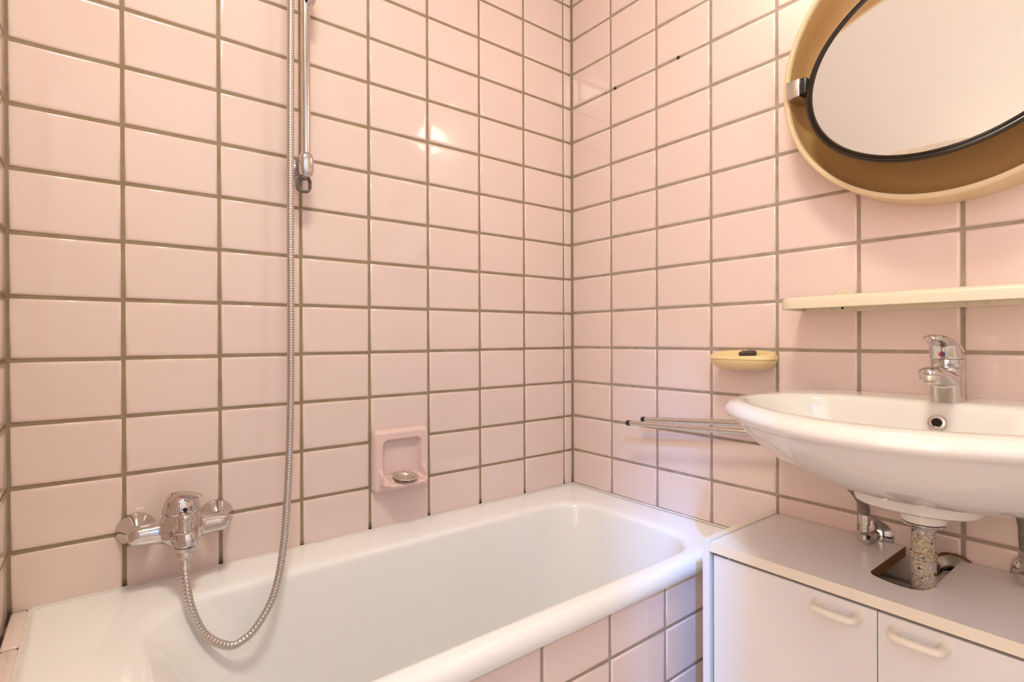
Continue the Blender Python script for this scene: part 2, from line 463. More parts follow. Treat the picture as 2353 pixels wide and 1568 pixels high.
# tiled front of the bath
wt = wall('wall_tub', XL, -0.02, -5.25 + GD, -5.13, ZFL, ZR - 0.30, GROUT_R)
xs = [-0.0, -1.235] + [-1.235 - 1.515 * k for k in range(1, 8)]
for c in range(len(xs) - 1):
    xa, xb = xs[c], max(xs[c + 1], XL)
    w = xa - xb - J; cx = (xa + xb) / 2
    for z1, z0 in ((-4.34, -5.155), (-5.155, -6.16), (-6.16, -7.165), (-7.165, -8.17), (-8.17, -9.175), (-9.175, -9.6)):
        put_tile(wt, (1, 0, 0), (0, 0, 1), (0, -1, 0), (cx, -5.25, (z0 + z1) / 2), w, z1 - z0 - J)
# tiled sill at the left end of the bath
sill = struct(MB().box(XL - 0.018, TX0 - 0.03, -5.0, 0.018, ZR - 0.6, ZR - 0.005).build('trim_1', GROUT_L))
for k in range(4):
    ya, yb = -0.03 - 1.32 * k, max(-0.03 - 1.32 * (k + 1), -5.2)
    o = MB().box(XL + 0.03, TX0 - 0.025, yb + 0.03, ya - 0.025, ZR - 0.1, ZR + 0.03, 0.04, 3).build('tile', TILE, sill)

# ------------------------------------------------------------------ bath mixer
mx = thing('bath_mixer', 'chrome bath mixer tap on the tiles above the left end of the tub', 'faucet', (-9.92, 0, -3.0))
for x in (-10.53, -9.31):
    MB().lathe([(0.05, 0), (0.285, 0), (0.29, 0.03), (0.27, 0.07), (0.21, 0.19), (0.165, 0.30), (0.15, 0.34), (0.05, 0.34)], (x, -0.005, -3.03), (0, -1, 0), 40).build('rosette', CHROME, mx)
b = MB()
b.tube([(-10.53, -0.26, -3.03), (-10.53, -0.46, -3.02), (-10.53, -0.60, -2.99)], [0.12, 0.135, 0.15], 20)
b.tube([(-9.31, -0.26, -3.03), (-9.31, -0.46, -3.02), (-9.31, -0.60, -2.97)], [0.12, 0.135, 0.15], 20)
arm = [(-10.68, 0.03), (-10.66, 0.10), (-10.61, 0.15), (-10.52, 0.172), (-10.38, 0.178), (-10.24, 0.195), (-10.1, 0.23), (-9.92, 0.27), (-9.74, 0.23), (-9.60, 0.195), (-9.45, 0.178), (-9.32, 0.172), (-9.24, 0.15), (-9.19, 0.10), (-9.175, 0.03)]
b.tube([(x, -0.60, -2.98) for x, r in arm], [r for x, r in arm], 24)
b.lathe([(0.05, -0.05), (0.28, -0.02), (0.345, 0.08), (0.34, 0.22), (0.295, 0.38), (0.272, 0.47), (0.05, 0.475)], (-9.92, -0.63, -3.16), seg=32)
b.tube([(-9.92, -0.62, -2.98), (-9.92, -0.85, -2.99), (-9.92, -1.02, -3.02), (-9.92, -1.10, -3.05)], [0.27, 0.22, 0.18, 0.12], 24)
b.tube([(-9.90, -1.05, -2.93), (-9.895, -1.07, -3.05), (-9.89, -1.10, -3.17)], [0.14, 0.17, 0.16], 24)
b.build('body', CHROME, mx, mods=BLEND(0.014, 18))
b = MB()
b.lathe([(0.05, 0), (0.275, 0.0), (0.282, 0.04), (0.27, 0.14), (0.235, 0.24), (0.16, 0.31), (0.05, 0.335)], (-9.92, -0.63, -2.70), seg=36)
sec = []
for t, hw, zt, zb in ((-0.20, 0.06, -2.46, -2.56), (-0.12, 0.17, -2.37, -2.55), (0.0, 0.20, -2.335, -2.5), (0.14, 0.19, -2.325, -2.47), (0.28, 0.165, -2.33, -2.43), (0.40, 0.12, -2.345, -2.41), (0.47, 0.06, -2.355, -2.395), (0.49, 0.02, -2.365, -2.38)):
    dx, dy = 0.40, -0.917
    cx, cy = -9.92 + dx * t, -0.63 + dy * t
    sec.append([(cx - dy * -1 * hw * math.cos(a), cy + dx * hw * math.cos(a), (zt + zb) / 2 + (zt - zb) / 2 * math.sin(a)) for a in [2 * PI * k / 20 for k in range(20)]])
b.loft(sec)
b.build('lever', CHROME, mx, mods=BLEND(0.012, 5))
MB().lathe([(0.01, 0), (0.034, 0), (0.034, 0.012), (0.01, 0.012)], (-9.90, -0.905, -2.60), (0.1, -1, 0.05), 16).build('screw_hole', HOLE, mx)
MB().lathe([(0.14, -0.02), (0.145, 0.0), (0.10, 0.01), (0.088, 0.02), (0.088, 0.19), (0.11, 0.2), (0.113, 0.23), (0.095, 0.265), (0.05, 0.285), (0.01, 0.29)], (-9.92, -1.06, -2.90), seg=28).build('diverter_knob', CHROME, mx)
MB().lathe([(0.05, 0), (0.115, 0), (0.13, 0.015), (0.13, 0.09), (0.122, 0.10), (0.122, 0.115), (0.15, 0.125), (0.15, 0.18), (0.05, 0.2)], (-9.925, -1.10, -3.33), seg=24).build('outlet_nut', CHROME_OLD, mx)

# ------------------------------------------------------------------ shower hose
hp = [(-8.10, -0.7, 9.0), (-8.137, -0.8, 7.228), (-8.139, -0.8, 6.653), (-8.174, -0.85, 3.354), (-8.207, -0.95, 0.089), (-8.257, -1.05, -1.51), (-8.343, -1.18, -2.664), (-8.458, -1.32, -3.538), (-8.648, -1.43, -4.215), (-8.931, -1.5, -4.621), (-9.171, -1.52, -4.78), (-9.385, -1.52, -4.777), (-9.689, -1.46, -4.527), (-9.869, -1.36, -4.088), (-9.926, -1.24, -3.694), (-9.937, -1.14, -3.442), (-9.925, -1.10, -3.33)]
cv = catmull(hp, 60)
L = [0.0]
for i in range(1, len(cv)): L.append(L[-1] + (cv[i] - cv[i - 1]).length)
def at(d):
    lo, hi = 0, len(L) - 1
    while hi - lo > 1:
        m_ = (lo + hi) // 2
        if L[m_] <= d: lo = m_
        else: hi = m_
    t = (d - L[lo]) / max(1e-9, L[hi] - L[lo]); return cv[lo].lerp(cv[hi], t)
path, rad = [], []
d = 0.0; tot = L[-1] - 0.17
while d < tot:
    p = 0.048 if d < tot - 2.6 else 0.06
    for fr, r in ((0.0, 0.059), (0.2, 0.0655), (0.5, 0.067), (0.8, 0.0655)):
        if d + fr * p < tot: path.append(at(d + fr * p)); rad.append(r)
    d += p
hose = thing('shower_hose', 'ribbed metal shower hose hanging in a loop into the tub', 'hose', (-9.18, -1.38, -4.87))
MB().tube(path, rad, 12).build('ribbed_tube', HOSE, hose, smooth_angle=80)
MB().tube([at(tot - 0.03), at(tot + 0.08), at(L[-1])], [0.072, 0.075, 0.075], 20).build('end_sleeve', CHROME_OLD, hose)

# ------------------------------------------------------------------ shower rail
rl = thing('shower_rail', 'chrome vertical shower rail on the wall beside the hose', 'shower rail', (-7.79, 0, 3.6))
MB().tube([(-7.785, -0.52, 3.7), (-7.785, -0.52, 10.4)], 0.088, 28).build('pole', CHROME, rl)
def capsule(cx, cy, cz, rx, ry, h, pw=2.6, n=28):
    out = []
    for z, s in ((-1, 0.25), (-0.96, 0.5), (-0.85, 0.76), (-0.68, 0.92), (-0.4, 1), (0.4, 1), (0.68, 0.92), (0.85, 0.76), (0.96, 0.5), (1, 0.25)):
        rr = []
        for k in range(n):
            a = 2 * PI * k / n; c, s_ = math.cos(a), math.sin(a)
            rr.append((cx + rx * s * math.copysign(abs(c) ** (2 / pw), c), cy + ry * s * math.copysign(abs(s_) ** (2 / pw), s_), cz + z * h))
        out.append(rr)
    return out
MB().loft(capsule(-7.785, -0.53, 3.68, 0.135, 0.13, 0.25)).build('end_cap', CHROME, rl)
MB().loft(capsule(-7.80, -0.36, 3.66, 0.13, 0.14, 0.235)).build('clamp', HOOKM, rl)
MB().lathe([(0.05, 0), (0.17, 0), (0.17, 0.05), (0.1, 0.08), (0.1, 0.3), (0.05, 0.3)], (-7.79, -0.002, 3.68), (0, -1, 0), 24).build('wall_mount', CHROME, rl)
rg = []
for k in range(40):
    a = 2 * PI * k / 40
    rg.append((-7.81 + 0.125 * math.copysign(abs(math.cos(a)) ** 0.7, math.cos(a)), -0.44, 3.32 + 0.145 * math.copysign(abs(math.sin(a)) ** 0.7, math.sin(a))))
bm_ = MB(); n = 40; vsx = []; fsx = []
for k in range(n):
    c = Vector(rg[k]); o_ = Vector((-7.81, -0.44, 3.32)); dv = (c - o_).normalized()
    for q in range(8):
        t = 2 * PI * q / 8
        vsx.append(c + dv * 0.03 * math.cos(t) + Vector((0, 1, 0)) * 0.075 * math.sin(t))
for k in range(n):
    for q in range(8):
        fsx.append((k * 8 + q, k * 8 + (q + 1) % 8, ((k + 1) % n) * 8 + (q + 1) % 8, ((k + 1) % n) * 8 + q))
bm_.add(vsx, fsx).build('hose_guide', HOOKM, rl)
MB().loft(capsule(-7.70, -0.50, 7.22, 0.13, 0.16, 0.36)).build('slider', CHROME, rl)
MB().lathe([(0.02, 0), (0.03, 0.01), (0.03, 0.05), (0.02, 0.06)], (-7.795, -0.60, 6.88), (0, -1, 0), 16).build('slider_button', BLACK, rl)
MB().loft(capsule(-7.785, -0.50, 10.4, 0.14, 0.15, 0.25)).tube([(-7.785, -0.4, 10.4), (-7.785, 0.0, 10.4)], 0.1, 20).build('end_cap', CHROME, rl)

# ------------------------------------------------------------------ ceramic soap niche on the left wall
nc = thing('soap_niche', 'pink ceramic soap holder with raised frame on the tiles above the tub', 'soap holder', (-5.55, 0, -3.2))
nx0, nx1, nz0, nz1 = -6.245, -4.855, -3.19, -1.785
N = 84
NZ = 140
def sm(t): t = max(0, min(1, t)); return t * t * (3 - 2 * t)
def smax(a, b, k=0.05):
    h = max(0.0, min(1.0, 0.5 + 0.5 * (a - b) / k)); return b + (a - b) * h + k * h * (1 - h)
vsn = []; fsn = []
for j in range(NZ + 1):
    for i in range(N + 1):
        u, w = i / N, j / NZ
        qa, qb = (abs(u - 0.5) * 2 - 0.84) / 0.16, (abs(w - 0.5) * 2 - 0.84) / 0.16
        if qa > 0 and qb > 0:
            k_ = max(qa, qb) / math.hypot(qa, qb)      # square corner block mapped to a quarter disc
            u = 0.5 + math.copysign((0.84 + 0.16 * qa * k_) / 2, u - 0.5)
            w = 0.5 + math.copysign((0.84 + 0.16 * qb * k_) / 2, w - 0.5)
        x, z = nx0 + (nx1 - nx0) * u, nz0 + (nz1 - nz0) * w
        ax_, az_ = abs(u - 0.5) * 2, abs(w - 0.5) * 2
        ed = max(0, (max(ax_, az_) - 0.88) / 0.12)
        cr = math.hypot(max(0, ax_ - 0.84), max(0, az_ - 0.84)) / 0.16
        edge = min(1, max(ed, cr))
        front = 0.16 * math.sqrt(max(0, 1 - edge ** 2.4)) + 0.012
        cx, cz, hx, hz, rr = 0.505, 0.49, 0.36, 0.36, 0.11
        qx, qz = abs(u - cx) - hx + rr, abs(w - cz) - hz + rr
        sd = math.hypot(max(qx, 0), max(qz, 0)) + min(max(qx, qz), 0) - rr
        dep = sm(-sd / 0.07)
        y = front + (0.02 - front) * dep
        uu = abs(u - cx)
        inside = sm((0.345 - uu) / 0.05)
        # floor of the niche, sloping to the lip, and the swelling lip itself
        floor_ = 0.44 - (w - 0.165) / 0.07 * 0.42
        if inside > 0.01: y = smax(y, min(floor_, 0.45), 0.05) * inside + y * (1 - inside) if w > 0.12 else y
        lipu = max(0.0, 1 - (uu / 0.40) ** 6)
        lp_ = math.exp(-((w - 0.148) / (0.05 if w < 0.148 else 0.018)) ** 2) * lipu
        y = y + (0.50 - y) * lp_ if 0.50 > y else y
        side = 0.15 * math.exp(-((uu - 0.385) / 0.03) ** 2) * sm((0.42 - w) / 0.2) * sm((w - 0.09) / 0.08)
        y += side * (1 - lp_)
        vsn.append((x, -y, z))
for j in range(NZ):
    for i in range(N):
        a = j * (N + 1) + i
        fsn.append((a, a + 1, a + N + 2, a + N + 1))
# back rim to the wall
bnd = [i for i in range(N + 1)] + [j * (N + 1) + N for j in range(1, NZ + 1)] + [NZ * (N + 1) + i for i in range(N - 1, -1, -1)] + [j * (N + 1) for j in range(NZ - 1, 0, -1)]
k0 = len(vsn)
for q in bnd: vsn.append((vsn[q][0], 0.0, vsn[q][2]))
for q in range(len(bnd)):
    fsn.append((bnd[q], k0 + q, k0 + (q + 1) % len(bnd), bnd[(q + 1) % len(bnd)]))
MB().add(vsn, fsn).build('frame', PINKCER, nc, smooth_angle=80)
for k in range(5):
    x = -5.86 + 0.17 * k
    MB().tube([(x, -0.04, -2.865), (x, -0.15, -2.885), (x, -0.30, -2.92), (x, -0.42, -2.955)], [0.03, 0.038, 0.04, 0.03], 12).build('rib', PINKCER, nc)
dr = thing('drain_ring', 'round metal strainer ring lying in the pink soap holder', 'drain ring', (-5.50, -0.0, -2.83))
DC, DA = (-5.57, -0.315, -2.845), (0.03, -0.16, 1)
MB().lathe([(0.28, 0.0), (0.285, 0.012), (0.267, 0.022), (0.205, 0.006), (0.19, -0.012), (0.20, -0.022), (0.267, 0.0)], DC, DA, 48, False, False).build('flange', CHROME_OLD, dr)
MB().lathe([(0.192, -0.005), (0.175, -0.03), (0.08, -0.034), (0.01, -0.034)], DC, DA, 40, False, True).build('cup', CHROME_OLD, dr)

# ------------------------------------------------------------------ plastic soap dish on the right wall + plug
sd_ = thing('soap_dish', 'yellowed plastic soap dish on the right wall left of the shelf', 'soap dish', (-0.02, -5.45, -0.43))
def dplan(sx, sy, n=56, xoff=0.0, pw=2.5):
    out = []
    for k in range(n):
        a = 2 * PI * k / n; c, s_ = math.cos(a), math.sin(a)
        x = math.copysign(abs(c) ** (2 / pw), c) * sx; y = math.copysign(abs(s_) ** (2 / pw), s_) * sy
        out.append((min(-0.02, -0.36 + x + xoff), -5.44 + y))
    return out
def dring(sx, sy, z, xoff=0.0, sh=0.0): return [(p[0], p[1], z + sh * p[0] / 0.75) for p in dplan(sx, sy, xoff=xoff)]
MB().loft([dring(0.15, 0.30, -0.43, 0.12), dring(0.25, 0.46, -0.415, 0.07), dring(0.33, 0.58, -0.36, 0.03), dring(0.375, 0.66, -0.27), dring(0.385, 0.685, -0.205)]).build('lower_shell', YELLOWED, sd_)
MB().loft([dring(0.383, 0.683, -0.20), dring(0.39, 0.695, -0.185), dring(0.385, 0.685, -0.10, sh=0.06), dring(0.36, 0.65, -0.02, sh=0.12), dring(0.32, 0.60, 0.0, sh=0.13),
           dring(0.28, 0.52, -0.01, sh=0.13), dring(0.25, 0.47, -0.05, sh=0.12), dring(0.20, 0.38, -0.12, sh=0.08), dring(0.1, 0.2, -0.13, sh=0.08)]).build('tray', YELLOWED, sd_)
pl = thing('sink_plug', 'black rubber plug with a metal ring lying in the yellowed soap dish', 'plug', (-0.36, -5.55, -0.13))
MB().lathe([(0.12, 0), (0.155, 0.0), (0.175, 0.09), (0.17, 0.115), (0.12, 0.125), (0.03, 0.13)], (-0.30, -5.53, -0.155), (-0.22, 0, 1), 32).build('disc', DARKRUB, pl)
rgp = [(-0.42 - 0.02 * math.sin(2 * PI * k / 20), -5.53 + 0.045 * math.cos(2 * PI * k / 20), -0.03 + 0.04 * math.sin(2 * PI * k / 20)) for k in range(21)]
MB().tube(rgp, 0.011, 8).build('pull_ring', CHROME, pl)

# ------------------------------------------------------------------ shelf
sh = thing('wall_shelf', 'long cream plastic shelf on the wall between mirror and washbasin', 'shelf', (0, -9.0, 0.75))
SY0, SY1, SX = -11.45, -6.50, -1.12
def splan(d, n=8):
    r = 0.32 - d
    pts = [(-0.01, SY1 - d), (SX + d + r, SY1 - d)]
    for k in range(1, n + 1):
        a = PI / 2 * k / n; pts.append((SX + d + r - r * math.sin(a), SY1 - d - r + r * math.cos(a)))
    for k in range(0, n + 1):
        a = PI / 2 * k / n; pts.append((SX + d + r - r * math.cos(a), SY0 + d + r - r * math.sin(a)))
    pts.append((-0.01, SY0 + d)); return pts
rr = []
for dd, z in ((0.06, 0.92), (0.06, 0.775), (0.03, 0.765), (0.0, 0.775), (0.0, 0.90), (0.02, 0.955), (0.06, 0.985), (0.12, 0.99)):
    rr.append([(p[0], p[1], z) for p in splan(dd)])
MB().loft(rr, True, True).build('board', CREAM, sh)
MB().box(-0.10, -0.01, SY0 + 0.08, SY1 - 0.08, 0.73, 0.93, 0.012).build('back_rail', CREAM, sh)
for y in (-7.25, -10.65):
    MB().lathe([(0.02, 0), (0.21, 0), (0.21, 0.05), (0.19, 0.075), (0.02, 0.08)], (-0.005, y, 0.95), (-1, 0, 0), 36).build('wall_mount', CREAM, sh)
    MB().lathe([(0.005, 0), (0.022, 0), (0.022, 0.006), (0.005, 0.006)], (-0.10, y, 0.80), (-1, 0, 0), 14).build('screw_hole', HOLE, sh)
for y in (-7.06, -7.46, -9.05, -9.3): MB().box(-0.13, -0.09, y - 0.008, y + 0.008, 0.74, 0.92).build('stiffening_rib', CREAM, sh)

# ------------------------------------------------------------------ mirror
mi = thing('round_mirror', 'round tilting mirror in a deep tan plastic ring on the right wall', 'mirror', (0, -8.9, 4.85))
MC = Vector((0, -8.9, 4.85)); DP = 0.75; RO = 2.43
ax = (-1, 0, 0)
MB().lathe([(0.3, 0.02), (1.6, 0.02), (2.05, 0.06), (2.22, 0.16), (2.30, 0.32), (2.325, 0.52), (2.33, DP - 0.06)], MC, ax, 128, True, False).build('bowl', OCHRE, mi, smooth_angle=70)
MB().lathe([(2.33, DP - 0.07), (2.335, DP - 0.02), (2.345, DP), (2.40, DP), (2.425, DP - 0.02), (RO, DP - 0.06), (RO, 0.3), (2.41, 0.0)], MC, ax, 128, False, False).build('rim', OCHRE_RIM, mi, smooth_angle=50)
TILT = math.radians(18.0); PX = -0.72; RM = 2.0
nrm = Vector((-math.cos(TILT), 0, math.sin(TILT)))        # faces the room and upwards
GC = Vector((PX, -8.9, 4.80))
MB().lathe([(RM - 0.115, 0.01), (RM - 0.11, 0.03), (RM - 0.09, 0.042), (RM - 0.075, 0.03), (RM - 0.062, 0.042), (RM - 0.05, 0.03), (RM - 0.038, 0.042), (RM - 0.02, 0.042), (RM - 0.004, 0.03), (RM, 0.0), (RM - 0.01, -0.03), (RM - 0.05, -0.04), (RM - 0.2, -0.04)], GC, nrm, 144, False, True).build('glass_rim', RIM, mi, smooth_angle=30)
g = MB().lathe([(0.5, -0.02), (RM - 0.09, -0.02), (RM - 0.10, 0.02), (1.0, 0.02), (0.5, 0.02), (0.02, 0.02)], GC, nrm, 128).build('mirror_glass', MIRROR, mi, smooth_angle=20)
# silvering that has gone at the lower edge of the glass
up = Vector((math.sin(TILT), 0, math.cos(TILT))); rt = Vector((0, -1, 0))
pk = []
A0, A1 = -0.30, 0.22
for k in range(25):
    a = A0 + (A1 - A0) * k / 24; pk.append((RM - 0.105, a))
for k in range(24, -1, -1):
    a = A0 + (A1 - A0) * k / 24
    t = k / 24
    pk.append((RM - 0.11 - 0.085 * math.sin(PI * t) ** 0.7 - 0.02 * t - random.uniform(0, 0.012), a))
vp = [GC + nrm * 0.0215 + rt * (r * math.sin(a)) - up * (r * math.cos(a)) for r, a in pk]
vb = [v + nrm * 0.002 for v in vp]
nf = len(vp)
MB().add(vp + vb, [tuple(range(nf)), tuple(range(nf, 2 * nf))] + [(i, (i + 1) % nf, nf + (i + 1) % nf, nf + i) for i in range(nf)], False).build('worn_edge', PEEL, mi)
for s in (1, -1):
    yb = -8.9 + s * (2.36); yi = -8.9 + s * 2.0
    MB().box(PX - 0.12, PX + 0.36, min(yb - s * 0.02, yb - s * 0.27), max(yb - s * 0.02, yb - s * 0.27), 4.70, 5.03, 0.02).build('pivot_block', ALU, mi)
    MB().box(PX - 0.10, PX + 0.14, min(yb - s * 0.26, yi - s * 0.02), max(yb - s * 0.26, yi - s * 0.02), 4.73, 5.03, 0.03).build('pivot_clip', BLACK, mi)

# ------------------------------------------------------------------ globe lamp over the mirror (its glare shows in the tiles)
LP = Vector((-0.62, -7.26, 8.15))
lp = thing('globe_lamp', 'white glass globe lamp on a wall arm up left of the round mirror', 'lamp', (0, LP.y, 9.4))
MB().lathe([(0.05, 0), (0.45, 0), (0.45, 0.1), (0.3, 0.16), (0.05, 0.16)], (0, LP.y, 9.4), ax, 32).build('base', CREAM, lp)
MB().tube(catmull([(-0.1, LP.y, 9.4), (-0.35, LP.y, 9.38), (-0.55, LP.y, 9.25), (LP.x, LP.y, 9.0), (LP.x, LP.y, 8.7)], 6), 0.08, 12).build('arm', CREAM, lp)
bmx = bmesh.new(); bmesh.ops.create_uvsphere(bmx, u_segments=32, v_segments=20, radius=0.50)
for v in bmx.verts: v.co += LP
MB().bm(bmx).build('globe', emitter('lamp_glow', LAMP_COLOR, LAMP_STRENGTH), lp)

# ------------------------------------------------------------------ washbasin
YC = -8.95
wb = thing('washbasin', 'white ceramic washbasin on the right wall below the cream shelf', 'washbasin', (0, YC, -2.2))
out_h = [(0.0, 0.0), (0.0, 1.2), (0.0, 2.0), (-0.06, 2.26), (-0.35, 2.42), (-0.9, 2.54), (-1.6, 2.62), (-2.2, 2.64), (-2.7, 2.52), (-3.15, 2.25), (-3.55, 1.85), (-3.92, 1.30), (-4.2, 0.68), (-4.30, 0.0)]
in_h = [(-1.26, 0.0), (-1.25, 0.8), (-1.27, 1.45), (-1.42, 1.88), (-1.75, 2.16), (-2.15, 2.28), (-2.55, 2.22), (-2.95, 1.96), (-3.30, 1.55), (-3.60, 1.05), (-3.80, 0.5), (-3.85, 0.0)]
def full(h): return [(a, b) for a, b in h] + [(a, -b) for a, b in reversed(h[1:-1])]
def dense(h):
    f = full(h); c = catmull([(a, b, 0) for a, b in f], 12, True)
    return [(min(p.x, 0.0), p.y) for p in c]
def polar(h, cen, n=112):
    D = dense(h); res = []
    for k in range(n):
        a = 2 * PI * k / n; dx, dy = math.cos(a), math.sin(a); best = None
        for i in range(len(D)):
            x1, y1 = D[i][0] - cen[0], D[i][1] - cen[1]; x2, y2 = D[(i + 1) % len(D)][0] - cen[0], D[(i + 1) % len(D)][1] - cen[1]
            ex, ey = x2 - x1, y2 - y1; den = dx * ey - dy * ex
            if abs(den) < 1e-9: continue
            t = (x1 * ey - y1 * ex) / den; s_ = (x1 * dy - y1 * dx) / den
            if t > 0 and -1e-6 <= s_ <= 1 + 1e-6 and (best is None or t > best): best = t
        res.append((cen[0] + dx * best, cen[1] + dy * best))
    return res
CEN = (-2.35, 0.0)
OUT = polar(out_h, CEN); INN = polar(in_h, CEN)
rg_ = []
for sx, sv, z in ((0.30, 0.30, -2.12), (0.44, 0.40, -2.10), (0.56, 0.52, -2.03), (0.68, 0.66, -1.88), (0.785, 0.775, -1.68), (0.87, 0.865, -1.43), (0.93, 0.925, -1.215), (0.962, 0.958, -1.095), (0.98, 0.978, -1.04), (0.993, 0.992, -1.01), (1, 1, -0.97), (1, 1, -0.92), (0.993, 0.993, -0.865), (0.975, 0.975, -0.81)):
    ring_ = []
    for x, v in OUT:
        lift = 0.08 * (1 + x / 4.3) if z > -1.1 else 0
        ring_.append((-0.004 + x * sx, YC + v * sv, z + lift))
    rg_.append(ring_)
for f in (0.35, 0.75, 1.0):
    ring_ = []
    for (x, v), (x2, v2) in zip(OUT, INN):
        xo, vo = x * 0.975, v * 0.975
        xx, vv = xo + (x2 - xo) * f, vo + (v2 - vo) * f
        lift = 0.08 * (1 + xx / 4.3)
        ring_.append((-0.004 + xx, YC + vv, -0.785 - (0.0 if f < 0.9 else 0.012) + lift))
    rg_.append(ring_)
BC = (-2.5, 0.0)
for s, z in ((0.985, -0.825), (0.97, -0.87), (0.945, -1.0), (0.90, -1.22), (0.82, -1.45), (0.68, -1.65), (0.48, -1.78), (0.25, -1.84), (0.09, -1.86)):
    rg_.append([(BC[0] + (x - BC[0]) * s, YC + v * s, z + 0.03 * (1 + x / 4.3)) for x, v in INN])
MB().loft(rg_, True, True).build('bowl', CERAMIC, wb, smooth_angle=75)
# foot and outlet neck under the bowl
ft = []
for sx, sy, z in ((1.0, 1.0, -2.0), (1.02, 1.02, -2.17), (1.0, 1.0, -2.235), (0.94, 0.94, -2.265), (0.5, 0.5, -2.27)):
    ft.append([(-1.35 + 0.72 * sx * math.copysign(abs(math.cos(a)) ** 0.8, math.cos(a)), -8.74 + 0.78 * sy * math.copysign(abs(math.sin(a)) ** 0.8, math.sin(a)), z) for a in [2 * PI * k / 56 for k in range(56)]])
MB().loft(ft).build('foot', CERAMIC, wb)
PXX, PYY = -1.5, -8.84
MB().lathe([(0.1, 0.3), (0.29, 0.3), (0.29, 0.08), (0.275, 0.02), (0.24, 0.0), (0.1, 0)], (PXX, PYY, -2.46), seg=40).build('outlet_neck', CERAMIC, wb)
OP = Vector((-1.375, YC - 0.02, -1.005)); on_ = Vector((-0.96, 0, 0.28))
MB().lathe([(0.062, 0.0), (0.112, 0.0), (0.116, 0.012), (0.104, 0.028), (0.076, 0.03), (0.062, 0.018)], OP, on_, 36, False, False).build('overflow_ring', CHROME, wb)
MB().lathe([(0.01, 0), (0.07, 0.0), (0.07, 0.006), (0.01, 0.006)], OP + on_ * 0.002, on_, 28).build('overflow_hole', HOLE, wb)
MB().lathe([(0.02, 0), (0.22, 0), (0.22, 0.015), (0.02, 0.02)], (-2.5, YC, -1.845), seg=32).build('waste', CHROME, wb)

# ------------------------------------------------------------------ basin tap
ta = thing('basin_tap', 'chrome single lever mixer tap standing on the washbasin', 'faucet', (-0.92, -8.99, -0.74))
TXc, TYc = -0.92, -8.99
def oring(cx, cy, rx, ry, z, n=36): return [(cx + rx * math.cos(2 * PI * k / n), cy + ry * math.sin(2 * PI * k / n), z) for k in range(n)]
b = MB().loft([oring(TXc, TYc, 0.245, 0.205, -0.76), oring(TXc, TYc, 0.245, 0.205, -0.70), oring(TXc - 0.01, TYc, 0.25, 0.205, -0.50), oring(TXc - 0.02, TYc, 0.26, 0.208, -0.33), oring(TXc - 0.01, TYc, 0.235, 0.205, -0.20)])
sp = []
for x, zt, zb, hw in ((TXc, -0.24, -0.52, 0.18), (-1.15, -0.25, -0.50, 0.18), (-1.35, -0.225, -0.41, 0.165), (-1.55, -0.195, -0.345, 0.155), (-1.70, -0.175, -0.33, 0.15), (-1.80, -0.18, -0.325, 0.135), (-1.87, -0.205, -0.315, 0.10), (-1.90, -0.24, -0.30, 0.05)):
    sp.append([(x, TYc + hw * math.cos(a), (zt + zb) / 2 + (zt - zb) / 2 * math.sin(a)) for a in [2 * PI * k / 24 for k in range(24)]])
b.loft(sp)
b.build('body', CHROME, ta, mods=BLEND(0.014, 6))
MB().lathe([(0.05, 0), (0.2, 0), (0.205, 0.01), (0.205, 0.12), (0.05, 0.12)], (TXc, TYc, -0.21), seg=36).build('cartridge_ring', CHROME, ta)
b = MB().loft([oring(TXc, TYc, 0.225, 0.208, -0.085), oring(TXc - 0.01, TYc, 0.235, 0.212, -0.06), oring(TXc - 0.03, TYc, 0.245, 0.21, 0.02), oring(TXc - 0.09, TYc, 0.22, 0.195, 0.10), oring(TXc - 0.2, TYc, 0.2, 0.16, 0.19)])
lv = []
for x, zt, zb, hw in ((-0.70, -0.01, -0.07, 0.12), (-0.76, 0.045, -0.06, 0.17), (-0.88, 0.12, -0.02, 0.195), (-1.05, 0.195, 0.05, 0.19), (-1.25, 0.25, 0.12, 0.175), (-1.42, 0.278, 0.165, 0.155), (-1.54, 0.285, 0.18, 0.14), (-1.63, 0.28, 0.185, 0.12), (-1.69, 0.262, 0.195, 0.085), (-1.715, 0.24, 0.215, 0.04)):
    lv.append([(x, TYc + hw * math.cos(a), (zt + zb) / 2 + (zt - zb) / 2 * math.sin(a)) for a in [2 * PI * k / 24 for k in range(24)]])
b.loft(lv)
b.build('lever', CHROME, ta, mods=BLEND(0.012, 4))
MB().lathe([(0.03, 0), (0.11, 0), (0.12, 0.015), (0.12, 0.075), (0.127, 0.08), (0.127, 0.12), (0.03, 0.13)], (-1.77, TYc, -0.41), seg=32).build('aerator', CHROME_OLD, ta)
for s, m_, nm in ((1, RED, 'hot_mark'), (-1, BLUE, 'cold_mark')):
    q = [(0.0, 0.0)] + [(0.036 * math.cos(a) * s, 0.036 * math.sin(a)) for a in [-PI / 2 + PI * k / 10 for k in range(11)]]
    MB().prism(q, 0, 0.012, to=lambda a, b_, c: (-1.17 - c * 3, TYc + 0.0 + a + s * 0.003, -0.01 + b_)).build(nm, m_, ta)

